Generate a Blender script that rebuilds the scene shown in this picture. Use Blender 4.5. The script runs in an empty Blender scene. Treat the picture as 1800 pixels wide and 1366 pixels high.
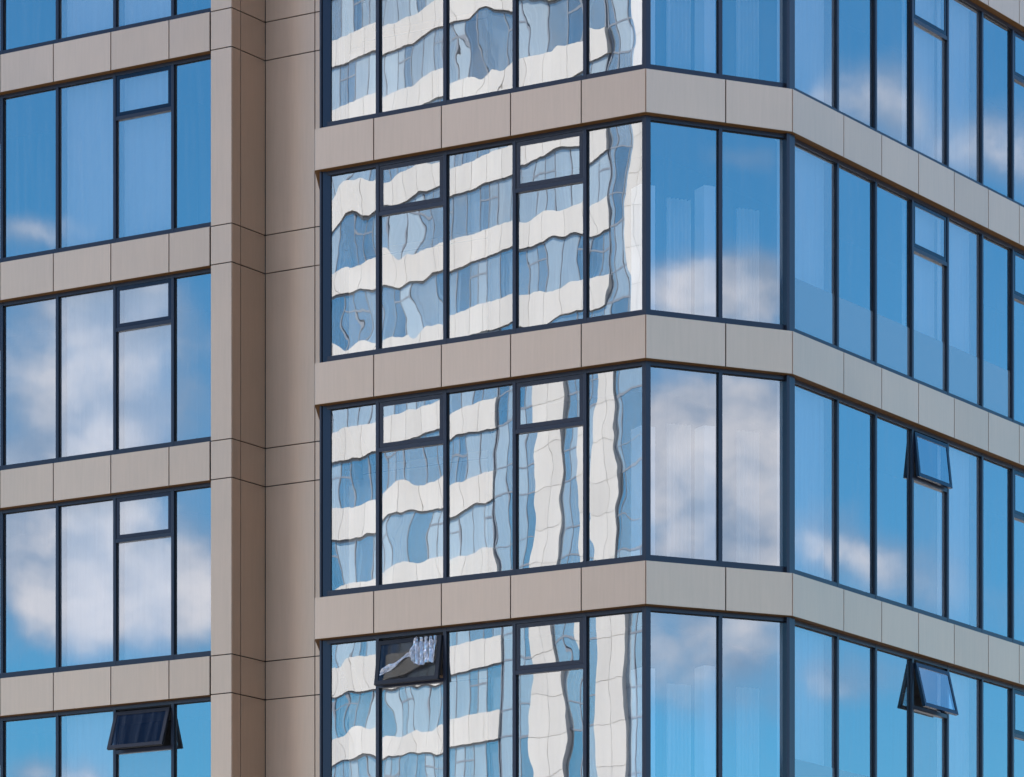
import bpy, bmesh, math, random
from mathutils import Vector, Matrix
random.seed(7)
R = math.radians
scene = bpy.context.scene
COL = scene.collection

# ------------------------------------------------------------------ camera
cam_d = bpy.data.cameras.new('camera')
cam = bpy.data.objects.new('camera', cam_d); COL.objects.link(cam)
cam.location = (0, 0, 1.6)
cam.rotation_euler = (R(90), 0, 0)
cam_d.sensor_fit = 'HORIZONTAL'; cam_d.sensor_width = 36
cam_d.lens = 36 * 7660 / 1800
cam_d.shift_y = (2385 - 683) / 1800
cam_d.clip_start = 0.5; cam_d.clip_end = 5000
scene.camera = cam

# ------------------------------------------------------------------ exposure
vs = scene.view_settings
vs.view_transform = 'Standard'; vs.look = 'None'; vs.gamma = 1; vs.use_curve_mapping = False
vs.exposure = 1.30

# ------------------------------------------------------------------ node helper
class NT:
    def __init__(s, tree): s.t = tree; s.n = tree.nodes; s.l = tree.links
    def add(s, typ, **kw):
        n = s.n.new(typ)
        for k, v in kw.items(): setattr(n, k, v)
        return n
    def put(s, sock, v):
        if hasattr(v, 'is_linked'): s.l.new(v, sock)
        elif v is not None: sock.default_value = v
    def m(s, op, a, b=None, c=None, clamp=False):
        n = s.add('ShaderNodeMath', operation=op, use_clamp=clamp)
        s.put(n.inputs[0], a)
        if b is not None: s.put(n.inputs[1], b)
        if c is not None: s.put(n.inputs[2], c)
        return n.outputs[0]
    def v(s, op, a, b=None, scale=None):
        n = s.add('ShaderNodeVectorMath', operation=op)
        s.put(n.inputs[0], a)
        if b is not None: s.put(n.inputs[1], b)
        if scale is not None: s.put(n.inputs['Scale'], scale)
        return n.outputs[0]
    def mix(s, f, a, b):
        n = s.add('ShaderNodeMix', data_type='RGBA')
        s.put(n.inputs[0], f); s.put(n.inputs[6], a); s.put(n.inputs[7], b)
        return n.outputs[2]
    def noise(s, vec, scale, detail=3, rough=.5):
        n = s.add('ShaderNodeTexNoise')
        s.put(n.inputs['Vector'], vec); n.inputs['Scale'].default_value = scale
        n.inputs['Detail'].default_value = detail; n.inputs['Roughness'].default_value = rough
        return n
    def sstep(s, x, lo, hi, a=0., b=1.):
        n = s.add('ShaderNodeMapRange', interpolation_type='SMOOTHSTEP')
        s.put(n.inputs['Value'], x)
        n.inputs['From Min'].default_value = lo; n.inputs['From Max'].default_value = hi
        n.inputs['To Min'].default_value = a; n.inputs['To Max'].default_value = b
        return n.outputs[0]
    def xyz(s, x, y, z):
        n = s.add('ShaderNodeCombineXYZ'); s.put(n.inputs[0], x); s.put(n.inputs[1], y); s.put(n.inputs[2], z)
        return n.outputs[0]
    def sep(s, v):
        n = s.add('ShaderNodeSeparateXYZ'); s.put(n.inputs[0], v); return n.outputs

# ------------------------------------------------------------------ sky with clouds
SUN_EL, SUN_AZ = 45, 200            # azimuth counted from -Y towards +X: the sun stands behind the building
sun_dir = Vector((math.sin(R(SUN_AZ)) * math.cos(R(SUN_EL)), -math.cos(R(SUN_AZ)) * math.cos(R(SUN_EL)), math.sin(R(SUN_EL))))
world = bpy.data.worlds.new('World'); scene.world = world; world.use_nodes = True
world.node_tree.nodes.clear()
W = NT(world.node_tree)
sky = W.add('ShaderNodeTexSky', sky_type='NISHITA')
sky.sun_disc = False; sky.sun_elevation = R(SUN_EL)
sky.sun_rotation = math.atan2(sun_dir.x, sun_dir.y)
sky.air_density = 1.0; sky.dust_density = 0.2; sky.ozone_density = 4.0; sky.altitude = 300
SKY_TINT = (0.29, 0.70, 0.84, 1)
tint = W.add('ShaderNodeMix', data_type='RGBA', blend_type='MULTIPLY')
tint.inputs[0].default_value = 1; W.l.new(sky.outputs[0], tint.inputs[6]); tint.inputs[7].default_value = SKY_TINT
gen = W.add('ShaderNodeTexCoord').outputs['Generated']
dx, dy, dz = W.sep(gen)[:3]
az = W.m('MULTIPLY', W.m('ARCTAN2', dx, W.m('MULTIPLY', dy, -1.)), 180 / math.pi)
hor = W.m('SQRT', W.m('ADD', W.m('MULTIPLY', dx, dx), W.m('MULTIPLY', dy, dy)))
el = W.m('MULTIPLY', W.m('ARCTAN2', dz, hor), 180 / math.pi)
cv = W.xyz(az, W.m('MULTIPLY', el, 1.35), 0.)
# cloud banks: azimuth, elevation, half width, half height, weight
BANKS = [
    (-70.9, 14.4, .8, .2, .55), (-70.0, 13.55, 1.1, .42, .75), (-70.0, 12.8, 1.7, 1.0, .80), (-70.2, 11.7, 1.8, .7, .68),
    (-69.9, 9.85, 1.1, .85, 1.05), (-71.0, 10.2, .55, .9, .62), (-68.8, 10.0, .5, .8, .55), (-71.0, 7.65, .5, .35, .75), (-70.2, 7.45, .35, .3, .6),
    (-70.3, 10.9, 1.5, .5, .50),
    (53.2, 15.45, .55, .20, .42), (52.9, 13.75, 1.3, .50, 1.15), (52.9, 12.0, 1.8, 1.0, 1.2), (52.9, 10.5, 1.6, .8, .85), (52.8, 9.1, 1.8, .9, .66),
    (119.9, 16.1, .5, .5, .52), (120.5, 15.85, .48, .55, .55), (121.3, 15.45, .8, .5, .50), (122.2, 15.2, .6, .6, .45), (119.3, 15.95, .4, .25, .42),
    (119.3, 10.5, .7, .52, .66), (120.1, 10.25, .55, .48, .56), (120.9, 9.95, .5, .55, .50), (121.8, 9.6, .6, .4, .25),
    (119.5, 8.95, .75, .45, .55), (120.6, 8.7, .7, .35, .36),
    (-147, 13, 12, 6, .22), (150, 14, 12, 5, .6), (178, 20, 16, 5, .8), (-110, 14, 16, 4, .6), (-150, 22, 18, 6, .7), (-20, 12, 20, 3, .6),
    (-108, 40, 22, 12, .9), (-42, 42, 22, 16, 1.1), (-70, 66, 45, 9, .8), (-120, 60, 20, 16, .8), (88, 68, 24, 9, .6), (96, 28, 11, 9, 1.0), (60, 29, 13, 8, 1.1), (142, 27, 14, 9, 1.1), (118, 28, 12, 6, .9), (-70, 48, 13, 9, -1.6), (-66, 30, 9, 5, -1.6), (121, 42, 14, 9, -1.2),  # unseen clouds added to light the panels; negative ones darken the vent reflections
]
cover = None
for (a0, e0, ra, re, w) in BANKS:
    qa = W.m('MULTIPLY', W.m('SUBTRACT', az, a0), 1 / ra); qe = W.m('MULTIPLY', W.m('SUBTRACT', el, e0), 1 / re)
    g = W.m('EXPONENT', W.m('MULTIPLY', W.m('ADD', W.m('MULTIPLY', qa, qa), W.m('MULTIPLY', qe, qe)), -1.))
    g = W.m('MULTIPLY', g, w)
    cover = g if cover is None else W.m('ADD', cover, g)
n1 = W.noise(cv, .95, 6, .5).outputs[0]
n2 = W.noise(W.v('ADD', cv, (31.7, 4.2, 8.8)), .75, 4, .5).outputs[0]
dens = W.sstep(W.m('ADD', cover, W.m('MULTIPLY', W.m('SUBTRACT', n1, .5), .75)), .08, .95)
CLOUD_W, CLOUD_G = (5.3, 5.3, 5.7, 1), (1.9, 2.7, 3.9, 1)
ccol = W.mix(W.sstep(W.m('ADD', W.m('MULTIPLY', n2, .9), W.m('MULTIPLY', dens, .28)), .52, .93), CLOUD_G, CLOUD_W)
ccol = W.v('MULTIPLY', ccol, W.mix(W.sstep(el, 20, 32), (1, 1, 1, 1), (4.1, 3.72, 3.98, 1)))   # added high clouds, out of view, boosted to light the panels
base_sky = W.mix(W.sstep(el, -1, 7, .85, 0), tint.outputs[2], (4.7, 4.5, 4.9, 1))     # pale horizon
base_sky = W.v('MINIMUM', base_sky, (4.3, 4.6, 7.6))
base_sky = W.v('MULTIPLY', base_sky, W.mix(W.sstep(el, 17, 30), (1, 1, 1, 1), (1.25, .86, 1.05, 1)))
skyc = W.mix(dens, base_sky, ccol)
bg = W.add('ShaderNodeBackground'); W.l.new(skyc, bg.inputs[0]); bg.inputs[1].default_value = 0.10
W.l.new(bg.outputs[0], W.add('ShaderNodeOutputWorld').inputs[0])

# ------------------------------------------------------------------ sun
sd = bpy.data.lights.new('sun', 'SUN'); sd.energy = 4.0; sd.angle = R(0.5); sd.color = (1, .94, .86)
sun = bpy.data.objects.new('sun', sd); COL.objects.link(sun)
sun.rotation_euler = (-sun_dir).to_track_quat('-Z', 'Y').to_euler()
sun.location = (0, 90, 120)

cy = scene.cycles
cy.max_bounces = 12; cy.transparent_max_bounces = 16; cy.glossy_bounces = 6; cy.diffuse_bounces = 4
cy.caustics_reflective = False; cy.caustics_refractive = False

# ------------------------------------------------------------------ materials
def new_mat(name):
    m = bpy.data.materials.new(name); m.use_nodes = True; m.node_tree.nodes.clear()
    t = NT(m.node_tree); out = t.add('ShaderNodeOutputMaterial')
    return m, t, out
def principled(name, col, rough=.5, metal=0., spec=.5, build=None):
    m, t, out = new_mat(name)
    p = t.add('ShaderNodeBsdfPrincipled')
    p.inputs['Base Color'].default_value = (*col, 1); p.inputs['Roughness'].default_value = rough
    p.inputs['Metallic'].default_value = metal; p.inputs['Specular IOR Level'].default_value = spec
    if build: build(t, p, col)
    t.l.new(p.outputs[0], out.inputs[0])
    return m
def panel_nodes(t, p, col):
    g = t.add('ShaderNodeNewGeometry'); pos = g.outputs['Position']; isl = g.outputs['Random Per Island']
    s1 = t.noise(t.v('MULTIPLY', pos, (1, 1, .06)), 26, 3, .6).outputs[0]      # rolled grain / rain streaks
    s2 = t.noise(pos, .9, 3, .5).outputs[0]
    k = t.m('ADD', t.m('MULTIPLY', t.m('SUBTRACT', s1, .5), .13), t.m('MULTIPLY', t.m('SUBTRACT', s2, .5), .10))
    k = t.m('ADD', k, t.m('MULTIPLY', t.m('SUBTRACT', isl, .5), .09))
    k = t.m('ADD', k, 1.)
    c = t.v('SCALE', (*col, ), scale=k)
    t.l.new(c, p.inputs['Base Color'])
    t.l.new(t.m('ADD', t.m('MULTIPLY', s2, .08), .29), p.inputs['Roughness'])
    wob = t.v('SCALE', t.v('SUBTRACT', t.noise(pos, 1.6, 2).outputs[1], (.5, .5, .5)), scale=.03)
    t.l.new(t.v('NORMALIZE', t.v('ADD', g.outputs['Normal'], wob)), p.inputs['Normal'])
M_PANEL = principled('beige_metal_panel', (.675, .472, .332), .40, .50, .3, panel_nodes)
M_BRONZE = principled('bronze_trim', (.15, .072, .020), .6, 0, .2)
M_GAP = principled('dark_joint', (.030, .020, .014), .8)
M_FRAME = principled('dark_blue_frame', (.028, .031, .046), .28, .35, .6)
M_FRAME_FAR = principled('grey_frame', (.25, .28, .32), .4)
M_GASKET = principled('rubber_gasket', (.006, .006, .008), .6)
M_SASH = principled('sash_border', (.010, .016, .034), .10, 0, .35)
M_DARK = principled('interior_dark', (.035, .037, .042), .8)
M_SLAB = principled('interior_slab', (.10, .10, .105), .8)
M_WHITE = principled('interior_white', (.80, .79, .76), .7)
def blind_nodes(t, p, col):
    pos = t.add('ShaderNodeNewGeometry').outputs['Position']
    s = t.noise(t.v('MULTIPLY', pos, (1, 1, .05)), 14, 2).outputs[0]
    t.l.new(t.v('SCALE', col, scale=t.m('ADD', t.m('MULTIPLY', s, .25), .87)), p.inputs['Base Color'])
M_BLIND = principled('blind_cloth', (.52, .55, .56), .9, 0, .2, blind_nodes)
M_CURTAIN = principled('curtain_cloth', (.80, .79, .76), .9, 0, .2)
M_FILM = None
def glass_mat(name, refl, tint, wave, pillow, tilt, dirt=.02, haze=0., vary=False, dust_sheen=(.68, .73, .77)):
    m, t, out = new_mat(name)
    tc = t.add('ShaderNodeTexCoord').outputs['Object']
    geo = t.add('ShaderNodeNewGeometry')
    rnd = t.add('ShaderNodeObjectInfo').outputs['Random']
    wn = t.add('ShaderNodeTexWhiteNoise', noise_dimensions='1D'); t.l.new(rnd, wn.inputs['W'])
    r3 = t.v('SUBTRACT', wn.outputs['Color'], (.5, .5, .5))
    rx, ry, rz = t.sep(r3)[:3]
    p2 = t.v('ADD', tc, t.v('SCALE', r3, scale=180.))
    nA = t.v('SUBTRACT', t.noise(t.v('MULTIPLY', p2, (1.5, 1, 1.0)), 1.25, 1.5, .45).outputs[1], (.5, .5, .5))
    nB = t.v('SUBTRACT', t.noise(t.v('MULTIPLY', p2, (2.2, 1, .55)), 3.4, 2, .5).outputs[1], (.5, .5, .5))
    x, y, z = t.sep(tc)[:3]
    wv = t.m('MULTIPLY', t.m('ADD', t.m('MULTIPLY', wn.outputs['Value'], 1.5), .2), wave)
    ax, ay, az_ = t.sep(t.v('ADD', t.v('SCALE', nA, scale=wv), t.v('SCALE', nB, scale=wave * .13)))[:3]
    lx = t.m('ADD', t.m('ADD', ax, t.m('MULTIPLY', rx, tilt)), t.m('MULTIPLY', x, t.m('MULTIPLY', t.m('ADD', rz, .25), pillow)))
    lz = t.m('ADD', t.m('ADD', az_, t.m('MULTIPLY', ry, tilt)), t.m('MULTIPLY', z, t.m('MULTIPLY', t.m('ADD', rz, .25), pillow * .4)))
    vt = t.add('ShaderNodeVectorTransform', vector_type='VECTOR', convert_from='OBJECT', convert_to='WORLD')
    t.l.new(t.xyz(lx, 0., lz), vt.inputs[0])
    nrm = t.v('NORMALIZE', t.v('ADD', geo.outputs['Normal'], vt.outputs[0]))
    gl = t.add('ShaderNodeBsdfGlossy'); gl.inputs['Roughness'].default_value = 0.0
    gl.inputs['Color'].default_value = (.97, .985, 1, 1); t.l.new(nrm, gl.inputs['Normal'])
    tr = t.add('ShaderNodeBsdfTransparent'); tr.inputs[0].default_value = (*tint, 1)
    mx = t.add('ShaderNodeMixShader'); mx.inputs[0].default_value = refl
    t.l.new(tr.outputs[0], mx.inputs[1]); t.l.new(gl.outputs[0], mx.inputs[2])
    # dust streaks run down the pane; haze paints in blind light and reflected sky
    df = t.add('ShaderNodeBsdfDiffuse'); df.inputs[0].default_value = (*dust_sheen, 1)
    st = t.noise(t.v('MULTIPLY', p2, (1, 1, .04)), 15, 3, .6).outputs[0]
    mx2 = t.add('ShaderNodeMixShader')
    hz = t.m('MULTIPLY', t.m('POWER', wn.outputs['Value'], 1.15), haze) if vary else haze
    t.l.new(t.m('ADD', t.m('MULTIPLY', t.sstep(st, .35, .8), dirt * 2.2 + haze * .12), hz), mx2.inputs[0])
    t.l.new(mx.outputs[0], mx2.inputs[1]); t.l.new(df.outputs[0], mx2.inputs[2])
    t.l.new(mx2.outputs[0], out.inputs[0])
    return m
M_GLASS = glass_mat('coated_glass', .50, (.80, .86, .90), .0024, .0030, .0018)
M_GLASS_PALE = glass_mat('coated_glass_pale', .48, (.80, .86, .90), .0024, .0030, .0018, haze=.09)  # haze stands in for light coming off the blinds behind
M_GLASS_CORNER = glass_mat('coated_glass_corner', .45, (.92, .95, .97), .0020, .0024, .0014)
M_GLASS_VENT_DARK = glass_mat('vent_glass_darkened', .05, (.55, .55, .56), .002, .003, .001)  # darkened copy of the glass, paints a dark reflection into open front vents
M_GLASS_WAVY = glass_mat('coated_glass_wavy', .40, (.80, .86, .90), .0056, .0056, .0026)
M_GLASS_FAR = glass_mat('coated_glass_far', .55, (.85, .9, .93), .004, .004, .012, haze=.62, vary=True, dust_sheen=(.58, .69, .75))  # bluish haze paints bright reflected sky into the tower windows
m_, t_, o_ = new_mat('clear_edge'); _tr = t_.add('ShaderNodeBsdfTransparent'); t_.l.new(_tr.outputs[0], o_.inputs[0]); M_CLEAR = m_
m_, t_, o_ = new_mat('privacy_film')
_d = t_.add('ShaderNodeBsdfDiffuse'); _d.inputs[0].default_value = (.19, .225, .245, 1)
_g = t_.add('ShaderNodeBsdfGlossy'); _g.inputs['Roughness'].default_value = .05
_m = t_.add('ShaderNodeMixShader'); _m.inputs[0].default_value = .46
t_.l.new(_d.outputs[0], _m.inputs[1]); t_.l.new(_g.outputs[0], _m.inputs[2]); t_.l.new(_m.outputs[0], o_.inputs[0]); M_FILM = m_
def far_panel(t, p, col):
    pos = t.add('ShaderNodeNewGeometry').outputs['Position']
    s = t.noise(t.v('MULTIPLY', pos, (1, 1, .25)), 1.1, 4).outputs[0]
    isl = t.add('ShaderNodeNewGeometry').outputs['Random Per Island']
    t.l.new(t.v('SCALE', col, scale=t.m('ADD', t.m('ADD', t.m('MULTIPLY', s, .22), .84), t.m('MULTIPLY', isl, .10))), p.inputs['Base Color'])
M_WHITEBAND = principled('white_render', (.70, .67, .62), .6, 0, .3, far_panel)
def ground_nodes(t, p, col):
    pos = t.add('ShaderNodeNewGeometry').outputs['Position']
    s = t.noise(pos, .35, 5, .6).outputs[0]; s2 = t.noise(pos, 40, 2).outputs[0]
    t.l.new(t.v('SCALE', col, scale=t.m('ADD', t.m('ADD', t.m('MULTIPLY', s, .5), t.m('MULTIPLY', s2, .3)), .6)), p.inputs['Base Color'])
M_GROUND = principled('paving', (.36, .33, .285), .85, 0, .3, ground_nodes)
M_ROAD = principled('asphalt', (.05, .05, .052), .85, 0, .3, ground_nodes)

# ------------------------------------------------------------------ mesh helpers
class MB:
    """collects boxes and prisms in one mesh; o,u,n = origin, along-wall and outward directions in plan"""
    def __init__(s, o=(0, 0), u=(1, 0)):
        s.vs = []; s.fs = []; s.mi = []; s.set(o, u)
    def set(s, o, u):
        s.o = Vector(o); s.u = Vector(u).normalized(); s.n = Vector((s.u.y, -s.u.x))
    def pt(s, a, w, z):
        p = s.o + s.u * a + s.n * w
        return (p.x, p.y, z)
    def box(s, a0, a1, w0, w1, z0, z1, mi=0, front_only=None):
        b = len(s.vs)
        for z in (z0, z1):
            for (a, w) in ((a0, w0), (a1, w0), (a1, w1), (a0, w1)): s.vs.append(s.pt(a, w, z))
        fs = [(0, 1, 2, 3), (7, 6, 5, 4), (0, 4, 5, 1), (1, 5, 6, 2), (2, 6, 7, 3), (3, 7, 4, 0)]
        for i, f in enumerate(fs):
            s.fs.append(tuple(b + k for k in f))
            s.mi.append(mi if front_only is None or i == 4 else front_only)
    def prism(s, pts, z0, z1, mi=0):
        b = len(s.vs); n = len(pts)
        for z in (z0, z1):
            for p in pts: s.vs.append((p[0], p[1], z))
        s.fs.append(tuple(range(b, b + n))); s.mi.append(mi)
        s.fs.append(tuple(range(b + 2 * n - 1, b + n - 1, -1))); s.mi.append(mi)
        for i in range(n):
            j = (i + 1) % n
            s.fs.append((b + i, b + n + i, b + n + j, b + j)); s.mi.append(mi)
    def build(s, name, mats, parent=None, matrix=None):
        me = bpy.data.meshes.new(name); me.from_pydata(s.vs, [], s.fs)
        for m in (mats if isinstance(mats, (list, tuple)) else [mats]): me.materials.append(m)
        for p, i in zip(me.polygons, s.mi): p.material_index = i
        bm = bmesh.new(); bm.from_mesh(me); bmesh.ops.recalc_face_normals(bm, faces=bm.faces); bm.to_mesh(me); bm.free()
        return link(bpy.data.objects.new(name, me), parent, matrix)
def world_m(o):
    m = o.get('_m'); return Matrix([m[i * 4:i * 4 + 4] for i in range(4)]) if m else Matrix.Identity(4)
WM = {}
def link(o, parent=None, matrix=None):
    COL.objects.link(o)
    m = matrix or Matrix.Identity(4); WM[o.name] = m
    o.parent = parent
    o.matrix_basis = WM[parent.name].inverted() @ m if parent else m
    return o
def empty(name, loc, label, cat, group=None):
    e = bpy.data.objects.new(name, None); e.empty_display_size = .5
    link(e, None, Matrix.Translation(loc)); tag(e, label, cat, group); return e
def tag(o, label=None, cat=None, group=None, kind=None):
    if label: o['label'] = label
    if cat: o['category'] = cat
    if group: o['group'] = group
    if kind: o['kind'] = kind
def frame_matrix(o, u, a, w, z):
    u = Vector(u).normalized(); n = Vector((u.y, -u.x)); p = Vector(o) + u * a + n * w
    # local x = along, local y = inward, local z = up
    return Matrix(((u.x, -n.x, 0, p.x), (u.y, -n.y, 0, p.y), (0, 0, 1, z), (0, 0, 0, 1)))
def pane(parent, o, u, a0, a1, z0, z1, w, mat, name='pane'):
    mb = MB(); hx, hz = (a1 - a0) / 2, (z1 - z0) / 2
    mb.box(-hx, hx, -.012, 0, -hz, hz, 0, front_only=1)
    return mb.build(name, [mat, M_CLEAR], parent, frame_matrix(o, u, (a0 + a1) / 2, w, (z0 + z1) / 2))

# ------------------------------------------------------------------ ground
g = MB(); g.box(-2500, 2500, -2500, 2500, -.6, 0); tag(g.build('ground', M_GROUND), kind='structure')
g = MB(); g.box(-400, 400, -47, -36, .004, .008); tag(g.build('road', M_ROAD), kind='structure')

# ------------------------------------------------------------------ the office building
U1 = Vector((0.84508, -0.53463)); DR = Vector((0.53463, 0.84508)); UC = Vector((0.90584, 0.42361))
A = Vector((-2.9476, 65.0681)); P0 = Vector((1.9021, 62.0)); P1 = Vector((4.0577, 63.0081)); SE = Vector((-2.8129, 70.7984))
L = Vector((-4.9139, 71.0199)); PI = Vector((-4.5534, 70.7918)); RC = Vector((-4.0529, 71.5829))
US = (A - SE).normalized()
LLEN, RLEN = 10.0, 16.4
LF = L - U1 * LLEN; RF = P1 + DR * RLEN
FL = 3.5; ZA = 19.93; ZL = 20.02; HB = .615; HBL = .63
bld = empty('office_building', (0, 72, 0), 'beige metal clad office building with dark blue window strips and a cut-off corner bay', 'building')

def band(o, u, joints, ztop, h, dz=0.):
    mb = MB(o, u); gp = .010
    for a, b in zip(joints[:-1], joints[1:]):
        mb.box(a + gp, b - gp, -.024, 0, ztop - h, ztop, 0)
    mb.box(joints[0] + .012, joints[-1] - .012, -.10, -.025, ztop - h + .004, ztop - .004, 1)
    mb.box(joints[0] + .06, joints[-1] - .06, -.40, -.101, ztop - h + .006, ztop - .02, 2)
    mb.box(joints[0] + .004, joints[-1] - .004, -.42, -.003, ztop - h - .007 - dz, ztop - h - .0005 - dz, 2)   # soffit trim
    return mb.build('spandrel_band', [M_PANEL, M_GAP, M_BRONZE], bld)

BR = .105; FW = -.12; GW = -.168
def ribbon(o, u, mulls, z0, z1, vents=(), glass=None, pale=(), film=None, ends=(True, True), opened={}, trz=.775, strip=False):
    """one strip of windows: rails, mullions and transoms in one frame mesh; panes, sashes and blinds are its pieces"""
    fr = MB(o, u); mw = .027
    zb, zt = z0 + .006, z1 - .006
    for i, a in enumerate(mulls):
        if (i == 0 and not ends[0]) or (i == len(mulls) - 1 and not ends[1]): continue
        fr.box(a - mw, a + mw, FW - .12, FW, zb, zt)
    cells = list(zip(mulls[:-1], mulls[1:]))
    for i, (a, b) in enumerate(cells):
        fr.box(a + mw, b - mw, FW - .12, FW - .003, zb, zb + BR)
        fr.box(a + mw, b - mw, FW - .12, FW - .003, zt - .062, zt)
        if i in vents:
            fr.box(a + mw, b - mw, FW - .12, FW - .004, z1 - trz - .03, z1 - trz + .03)
    for a, b in cells:        # black gaskets between frame and glass
        fr.box(a + mw + .0005, a + mw + .016, GW - .02, GW + .012, zb + BR + .001, zt - .064, 1)
        fr.box(b - mw - .010, b - mw - .0005, GW - .02, GW + .009, zb + BR + .001, zt - .064, 1)
        fr.box(a + mw + .017, b - mw - .011, GW - .02, GW + .010, zt - .078, zt - .0625, 1)
    rb = fr.build('ribbon_window', [M_FRAME, M_GASKET], bld)
    if strip:
        pane(rb, o, u, mulls[0] + mw, mulls[-1] - mw, zb + BR, zt - .062, GW, glass); return rb
    for i, (a, b) in enumerate(cells):
        top = zt - .062
        if i in vents:
            top = z1 - trz - .03
            sash(rb, o, u, a + mw + .006, b - mw - .006, z1 - trz + .034, zt - .066, M_GLASS_VENT_DARK if opened.get(i) and o is not P1 else M_GLASS_PALE if i in pale and not opened.get(i) else glass, opened.get(i, 0))
        pane(rb, o, u, a + mw, b - mw, zb + BR, top, GW, M_GLASS_PALE if i in pale else glass)
        if i in pale and i not in opened:
            bl = MB(o, u); bl.box(a + .05, b - .05, -.34, -.335, z0 - .1, z1 - .04)
            bl.box(a + .05, b - .05, -.37, -.30, z1 - .039, z1 + .03)
            bl.build('roller_blind', M_BLIND, rb)
    if film:
        fm = MB(o, u)
        for i in range(*film): fm.box(cells[i][0] + mw + .002, cells[i][1] - mw - .002, GW + .002, GW + .005, zb + BR + .002, zb + .064 + .80)
        fm.build('privacy_film', M_FILM, rb)
    return rb
def sash(rb, o, u, a0, a1, z0, z1, glass, ang):
    """top-hung vent: border frame and its glass, turned about the top edge"""
    w, h = a1 - a0, z1 - z0; bw = .062
    hinge = frame_matrix(o, u, (a0 + a1) / 2, FW - .012 + (.045 if ang > 8 else .025 if ang > 5 else 0), z1 - (.045 if ang > 8 else .02 if ang > 5 else 0)) @ Matrix.Rotation(R(-ang), 4, 'X')
    mb = MB()
    d0, d1 = -.05, 0.
    mb.box(-w / 2, -w / 2 + bw, d0, d1, -h, 0); mb.box(w / 2 - bw, w / 2, d0, d1, -h, 0)
    mb.box(-w / 2 + bw, w / 2 - bw, d0, d1, -bw, 0); mb.box(-w / 2 + bw, w / 2 - bw, d0, d1, -h, -h + bw)
    if ang > 2:      # stays that hold the open sash
        pass
    mb.build('sash_frame', M_GASKET if ang and o is not P1 else M_SASH, rb, hinge)
    gm = MB(); hx, hz = w / 2 - bw, h / 2 - bw
    gm.box(-hx, hx, -.012, 0, -hz, hz, 0, front_only=1)
    gm.build('sash_pane', [glass, M_CLEAR], rb, hinge @ Matrix.Translation((0, .008, -h / 2)))
def post(corner, ua, ub, la, lb, z0, z1, fw=-.116):
    """corner post of a ribbon: follows both faces, set back like the frames"""
    na = Vector((ua.y, -ua.x)); nb = Vector((ub.y, -ub.x))
    def meet(wa, wb):
        # point with offset wa from face a and wb from face b
        det = na.x * nb.y - na.y * nb.x
        ca = na.dot(corner) + wa; cb = nb.dot(corner) + wb
        return Vector(((ca * nb.y - na.y * cb) / det, (na.x * cb - ca * nb.x) / det))
    q = meet(fw, fw); k = meet(fw - .134, fw - .134)
    pts = [q - ua * la, q, q + ub * lb, q + ub * lb - nb * .13, k, q - ua * la - na * .13]
    mb = MB(); mb.prism([tuple(p) for p in pts], z0 + .003, z1 - .003)
    mb.build('corner_post', M_FRAME, bld)

FJ = [0, 1.064, 2.262, 3.462, 4.664, 5.7387]
FM = [.040, 1.047, 2.241, 3.446, 4.647, 5.665]
CJ = [0, 1.2867, 2.3797]; CM = [.075, 1.2698, 2.378]
RJ = [0, 1.574, 2.784, 3.996, 5.208, 6.402, 7.512] + [7.512 + 1.205 * i for i in range(1, 8)]; RJ[-1] = RLEN
RM = [.10, 1.625, 2.84, 4.047, 5.242, 6.445, 7.549] + [7.549 + 1.205 * i for i in range(1, 8)]; RM[-1] = RLEN - .04
LJ = [-LLEN, -9.14, -7.985, -6.78, -5.585, -4.385, -3.248, -2.042, -.843, -.012]
LM = [-LLEN + .04, -9.26, -8.06, -6.86, -5.66, -4.452, -3.266, -2.06, -.863, -.012]
SL = (A - SE).length; SJ = [0, 1.2, 2.4, 3.6, 4.8, SL]; SM = [.05, 1.25, 2.45, 3.65, 4.85, SL - .06]

for k in range(-5, 3):
    z = ZA + FL * k
    band(A, U1, FJ, z, HB); band(P0, UC, CJ, z, HB, .003); band(P1, DR, RJ, z, HB); band(SE, US, SJ, z, HB, .003)
    band(L, U1, LJ, ZL + FL * k, HBL)
for k in range(-5, 2):
    z0, z1 = ZA + FL * k, ZA + FL * (k + 1) - HB
    vis = -3 <= k <= 0
    opened_f = {1: 9} if k == -3 else {}
    ribbon(A, U1, FM, z0, z1, (1, 3), M_GLASS_WAVY, () , strip=not vis, ends=(False, False), opened=opened_f)
    ribbon(P0, UC, CM, z0, z1, (), M_GLASS_CORNER, (), strip=not vis, ends=(False, False))
    visr = -3 <= k <= 1
    ro = {3: 6.5} if k == -2 else ({3: 13.5} if k == -3 else {})
    ribbon(P1, DR, RM, z0, z1, (3, 6), M_GLASS, (0, 3, 4, 7), strip=not visr, ends=(False, True), opened=ro,
           film=((0, 6) if k == -1 else (0, 3) if k == -3 else None), trz=.80)
    ribbon(SE, US, SM, z0, z1, (), M_GLASS, (), strip=True, ends=(True, True))
    y0, y1 = ZL + FL * k, ZL + FL * (k + 1) - HBL
    visl = -3 <= k <= 1
    ribbon(L, U1, LM, y0, y1, (1, 4, 7) if visl else (), M_GLASS, (3, 4, 6, 7), strip=not visl, ends=(True, False), opened={7: 19} if k == -3 else {})
    post(A, US, U1, .06, .032, z0, z1, -.072)
    post(P0, U1, UC, .066, .075, z0, z1); post(P1, UC, DR, .045, .16, z0, z1, -.06)

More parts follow.
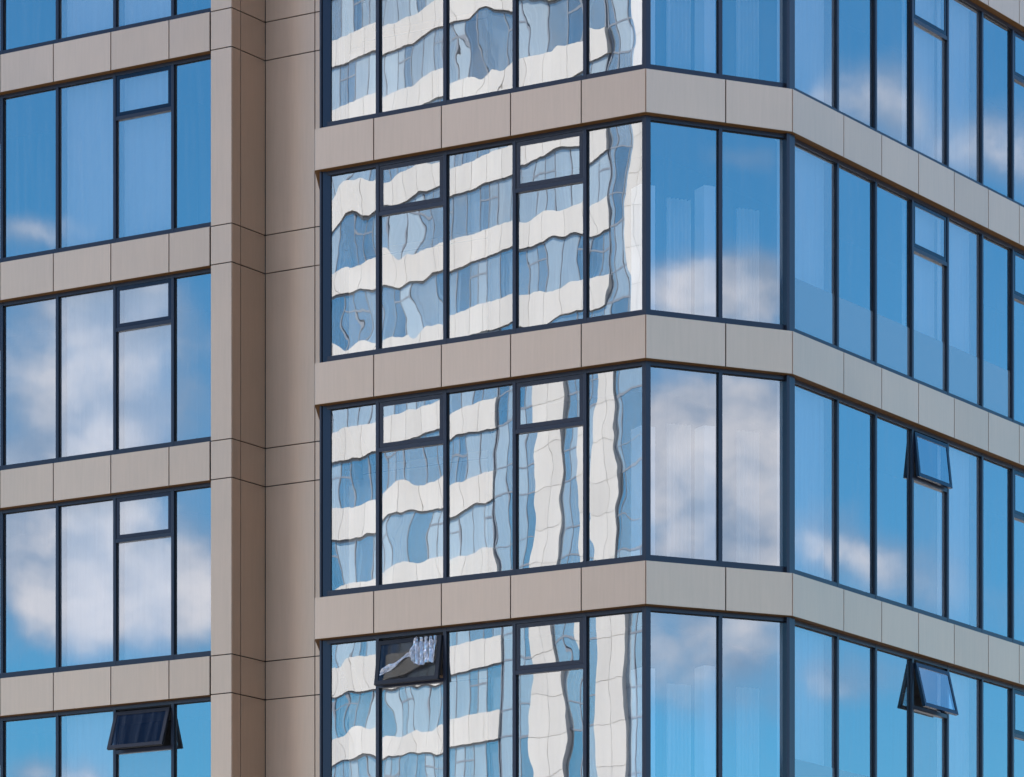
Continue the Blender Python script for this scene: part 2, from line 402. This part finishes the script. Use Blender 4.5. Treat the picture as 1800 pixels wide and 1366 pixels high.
# pilaster and recess wall: panels between the storey joints
def panel_grid(mb, o, u, cuts, gp=.009):
    mb.set(o, u)
    zs = []
    for k in range(-5, 3): zs += [ZL + FL * k - HBL, ZL + FL * k]
    zs = [0.3] + zs
    for a, b in zip(cuts[:-1], cuts[1:]):
        for z0, z1 in zip(zs[:-1], zs[1:]):
            mb.box(a + gp, b - gp, -.022, 0, z0 + gp, z1 - gp, 0)
    mb.box(cuts[0] + .006, cuts[-1] - .006, -.12, -.0225, .3, ZL + 2 * FL - .02, 1)
mb = MB(); panel_grid(mb, L, U1, [0.0, .4266]); panel_grid(mb, PI, DR, [0, .247, .936]); mb.build('pilaster', [M_PANEL, M_GAP], bld)
mb = MB(); panel_grid(mb, RC, U1, [0, .993, 2.2, 3.4, 4.33]); mb.build('recess_wall', [M_PANEL, M_GAP], bld)

# inside: floor slabs and a dark core
def offs(pts, d):
    out = []
    n = len(pts)
    for i, p in enumerate(pts):
        ua = (p - pts[i - 1]).normalized() if i else None
        ub = (pts[i + 1] - p).normalized() if i < n - 1 else None
        ua = ua or ub; ub = ub or ua
        na, nb = Vector((ua.y, -ua.x)), Vector((ub.y, -ub.x))
        m = (na + nb).normalized(); out.append(p - m * (d / max(.3, m.dot(na))))
    return out
LB = L + DR * .936 - U1 * LLEN
def plan(d, back=14):
    p = [LF + DR * d, PI + DR * d - U1 * d]
    q = offs([SE + U1 * .0 - DR * 0, A, P0, P1, RF], d)
    return [tuple(v) for v in p] + [tuple(RC + DR * (d + .05) - U1 * d), tuple(SE + DR * (d + .05) + U1 * d)] + [tuple(v) for v in q[1:]] + \
           [tuple(RF - U1 * back), tuple(LF + DR * back)]
mb = MB(); mb.prism(plan(2.6), .02, ZA + 2 * FL + .4); mb.build('interior_wall', M_DARK, bld)
mb = MB()
for k in range(-5, 3):
    mb.prism(plan(.42), ZA + FL * k - .42, ZA + FL * k - .10)
mb.build('floor_slab', M_SLAB, bld)
mb = MB(); mb.prism(plan(.06), 0, ZA - 5 * FL - HB); mb.build('plinth', M_DARK, bld)
mb = MB(); mb.prism(plan(.02), ZA + 2 * FL + .03, ZA + 2 * FL + .55); mb.build('roof', M_PANEL, bld)

# corner room: white columns and curtains behind the bevelled windows
RW = {0: 'top', -1: 'second', -2: 'third', -3: 'lowest'}
for k in range(-3, 1):
    z0 = ZA + FL * k
    col = MB(P0, UC)
    col.box(.42, .66, -1.3, -1.0, z0 - .1, z0 + 2.15); col.box(1.46, 1.72, -1.3, -1.0, z0 - .1, z0 + (2.25 if k != 0 else 2.6))
    col.build('interior_column', M_WHITE, bld)
    for (a0, a1, side) in ((.72, 1.12, 'left'), (1.86, 2.24, 'right')):
        n = 34; amp = .035
        bm = bmesh.new(); rows = []
        F = frame_matrix(P0, UC, 0, -.75, 0)
        for zi in range(5):
            zz = z0 - .08 + (2.12 + .15 * math.sin(k * 3 + a0)) * zi / 4
            rows.append([bm.verts.new(F @ Vector((a0 + (a1 - a0) * i / n, amp * math.sin(i * 1.15 + .5 * math.sin(i * .6 + k)), zz))) for i in range(n + 1)])
        for r0, r1 in zip(rows[:-1], rows[1:]):
            for i in range(n): bm.faces.new((r0[i], r0[i + 1], r1[i + 1], r1[i]))
        bmesh.ops.solidify(bm, geom=bm.faces[:], thickness=.006)
        me = bpy.data.meshes.new('curtain'); bm.to_mesh(me); bm.free(); me.materials.append(M_CURTAIN)
        for p in me.polygons: p.use_smooth = True
        o = link(bpy.data.objects.new('curtain', me))
        tag(o, 'pale curtain behind the %s pane of the angled corner in the %s row of windows' % (side, RW[k]), 'curtain', 'curtains in the corner rooms')

# ------------------------------------------------------------------ plastic sheet stuck in the open vent
def plastic():
    m, t, out = new_mat('clear_plastic')
    gl = t.add('ShaderNodeBsdfGlossy'); gl.inputs['Roughness'].default_value = .18; gl.inputs[0].default_value = (1, 1, 1, 1)
    tr = t.add('ShaderNodeBsdfTransparent'); tr.inputs[0].default_value = (.9, .92, .95, 1)
    df = t.add('ShaderNodeBsdfDiffuse'); df.inputs[0].default_value = (.8, .82, .85, 1)
    a = t.add('ShaderNodeMixShader'); a.inputs[0].default_value = .5; t.l.new(gl.outputs[0], a.inputs[1]); t.l.new(df.outputs[0], a.inputs[2])
    b = t.add('ShaderNodeMixShader'); b.inputs[0].default_value = .68; t.l.new(tr.outputs[0], b.inputs[1]); t.l.new(a.outputs[0], b.inputs[2])
    t.l.new(b.outputs[0], out.inputs[0])
    z1 = ZA - 2 * FL - HB
    F = frame_matrix(A, U1, 1.65, FW + .07, z1 - .40) @ Matrix.Rotation(R(-9), 4, 'X')
    bm = bmesh.new(); rng = random.Random(3); nx, nz = 60, 14; rows = []
    for j in range(nz + 1):
        r = []
        for i in range(nx + 1):
            s, q = i / nx, j / nz
            k = min(1., max(0., (s - .52) / .10)); k = k * k * (3 - 2 * k)
            zc = -.20 + .30 * s / .66 + .015 * math.sin(s * 17)
            lo = (zc - .055 - .02 * math.sin(s * 11)) * (1 - k) + (-.13 + .02 * math.sin(s * 23)) * k
            hi = (zc + .025) * (1 - k) + (.29 - .015 * abs(math.sin(s * 15))) * k
            r.append(bm.verts.new(F @ Vector((-.48 + .96 * s, -.015 + (.012 + .012 * k) * math.sin((13 + 60 * k) * s + 3 * q) + rng.uniform(-.010, .010), lo + (hi - lo) * q))))
        rows.append(r)
    for r0, r1 in zip(rows[:-1], rows[1:]):
        for i in range(nx): bm.faces.new((r0[i], r0[i + 1], r1[i + 1], r1[i]))
    me = bpy.data.meshes.new('plastic_sheet'); bm.to_mesh(me); bm.free(); me.materials.append(m)
    o = link(bpy.data.objects.new('plastic_sheet', me))
    tag(o, 'crumpled clear plastic sheet caught in the slightly open vent window', 'plastic sheet')
plastic()

# ------------------------------------------------------------------ the white banded tower across the street, seen in the glass
tw = empty('apartment_tower', (-104, 16, 0), 'sunlit white banded tower mirrored in the wavy windows of the front', 'building')
TA = Vector((-89.135, 11.361)); TU = Vector((-.95807, .28652)); TL = 31.4; TF = 3.3; TZ = 46.25; TH = 1.25
NLO, NHI = -14, 6
ZSPLIT = 41.7
core = MB(TA, TU); core.box(.0, TL, -15, -.5, 0, TZ + TF * NHI + .5); core.build('core', M_DARK, tw)
for k in range(NLO, NHI + 1):
    zb = TZ + TF * k; up = k >= -1
    b0 = 7.59 if up else 13.98
    mb = MB(TA, TU)
    cuts = [b0]
    while cuts[-1] + 1.25 < TL: cuts.append(cuts[-1] + 1.25)
    cuts.append(TL)
    for a, b in zip(cuts[:-1], cuts[1:]): mb.box(a + .012, b - .012, -.03, .02, zb, zb + TH)
    mb.box(b0 + .02, TL - .02, -.5, -.031, zb + .03, zb + TH - .03)
    mb.build('white_band', M_WHITEBAND, tw)
    z0, z1 = zb + TH, zb + TF
    fr = MB(TA, TU); ms = []; a = b0 + .1; i = 0
    seq = [.75, 1.1, 1.1, .7]
    while a < TL - .4: ms.append(a); a += seq[(i + k) % 4]; i += 1
    ms.append(TL - .06)
    for a in ms: fr.box(a - .028, a + .028, -.25, -.10, z0 + .003, z1 - .003)
    for a, b in zip(ms[:-1], ms[1:]):
        fr.box(a + .028, b - .028, -.25, -.103, z1 - .08, z1 - .003)
        if b - a < .95: fr.box(a + .028, b - .028, -.25, -.103, z1 - .75, z1 - .67)
    rb = fr.build('ribbon_window', M_FRAME_FAR, tw)
    for a, b in zip(ms[:-1], ms[1:]):
        if random.random() < .5:
            bl = MB(TA, TU); bl.box(a + .06, b - .06, -.42, -.40, z0, z1 - .1); bl.build('roller_blind', M_BLIND, rb)
    for a, b in zip(ms[:-1], ms[1:]):
        pane(rb, TA, TU, a + .04, b - .04, z0 + .003, z1 - .08, -.118, M_GLASS_FAR)
    # glazed strip beside the bands
    s0, s1 = 0.05, b0 - .05
    fr = MB(TA, TU); st = [s0, 1.2, 2.4, 3.6, 4.3, 6.5, 7.2] + ([7.7, 9.2, 11.0, 12.9] if not up else []) + [s1]
    st = [q for q in st if q <= s1]
    for a in st: fr.box(a - .025, a + .025, -.25, -.10, zb + .003, zb + TF - .003)
    for a, b in zip(st[:-1], st[1:]):
        fr.box(a + .025, b - .025, -.25, -.103, zb + .003, zb + .09); fr.box(a + .025, b - .025, -.25, -.103, zb + 1.2, zb + 1.26)
    rb = fr.build('glazed_strip', M_FRAME_FAR, tw)
    for a, b in zip(st[:-1], st[1:]): pane(rb, TA, TU, a + .035, b - .035, zb + .09, zb + TF - .003, -.118, M_GLASS_FAR)
for (a0, a1, z0, z1) in ((10.07, 12.09, 0, ZSPLIT), (6.94, 8.41, 0, ZSPLIT), (4.7, 6.13, ZSPLIT, TZ + TF * NHI + TF)):
    mb = MB(TA, TU); z = z0
    while z < z1 - .1:
        zz = min(z + TF / 2, z1)
        mb.box(a0, (a0 + a1) / 2 - .012, -.05, .07, z + .012, zz - .012); mb.box((a0 + a1) / 2 + .012, a1, -.05, .07, z + .012, zz - .012); z = zz
    mb.box(a0 + .02, a1 - .02, -.2, .04, z0, z1 - .02)
    mb.build('white_pier', M_WHITEBAND, tw)
mb = MB(TA, TU); mb.box(-.1, TL + .1, -15.1, .12, TZ + TF * NHI + TF + .01, TZ + TF * NHI + TF + .8); mb.build('roof', M_WHITEBAND, tw)
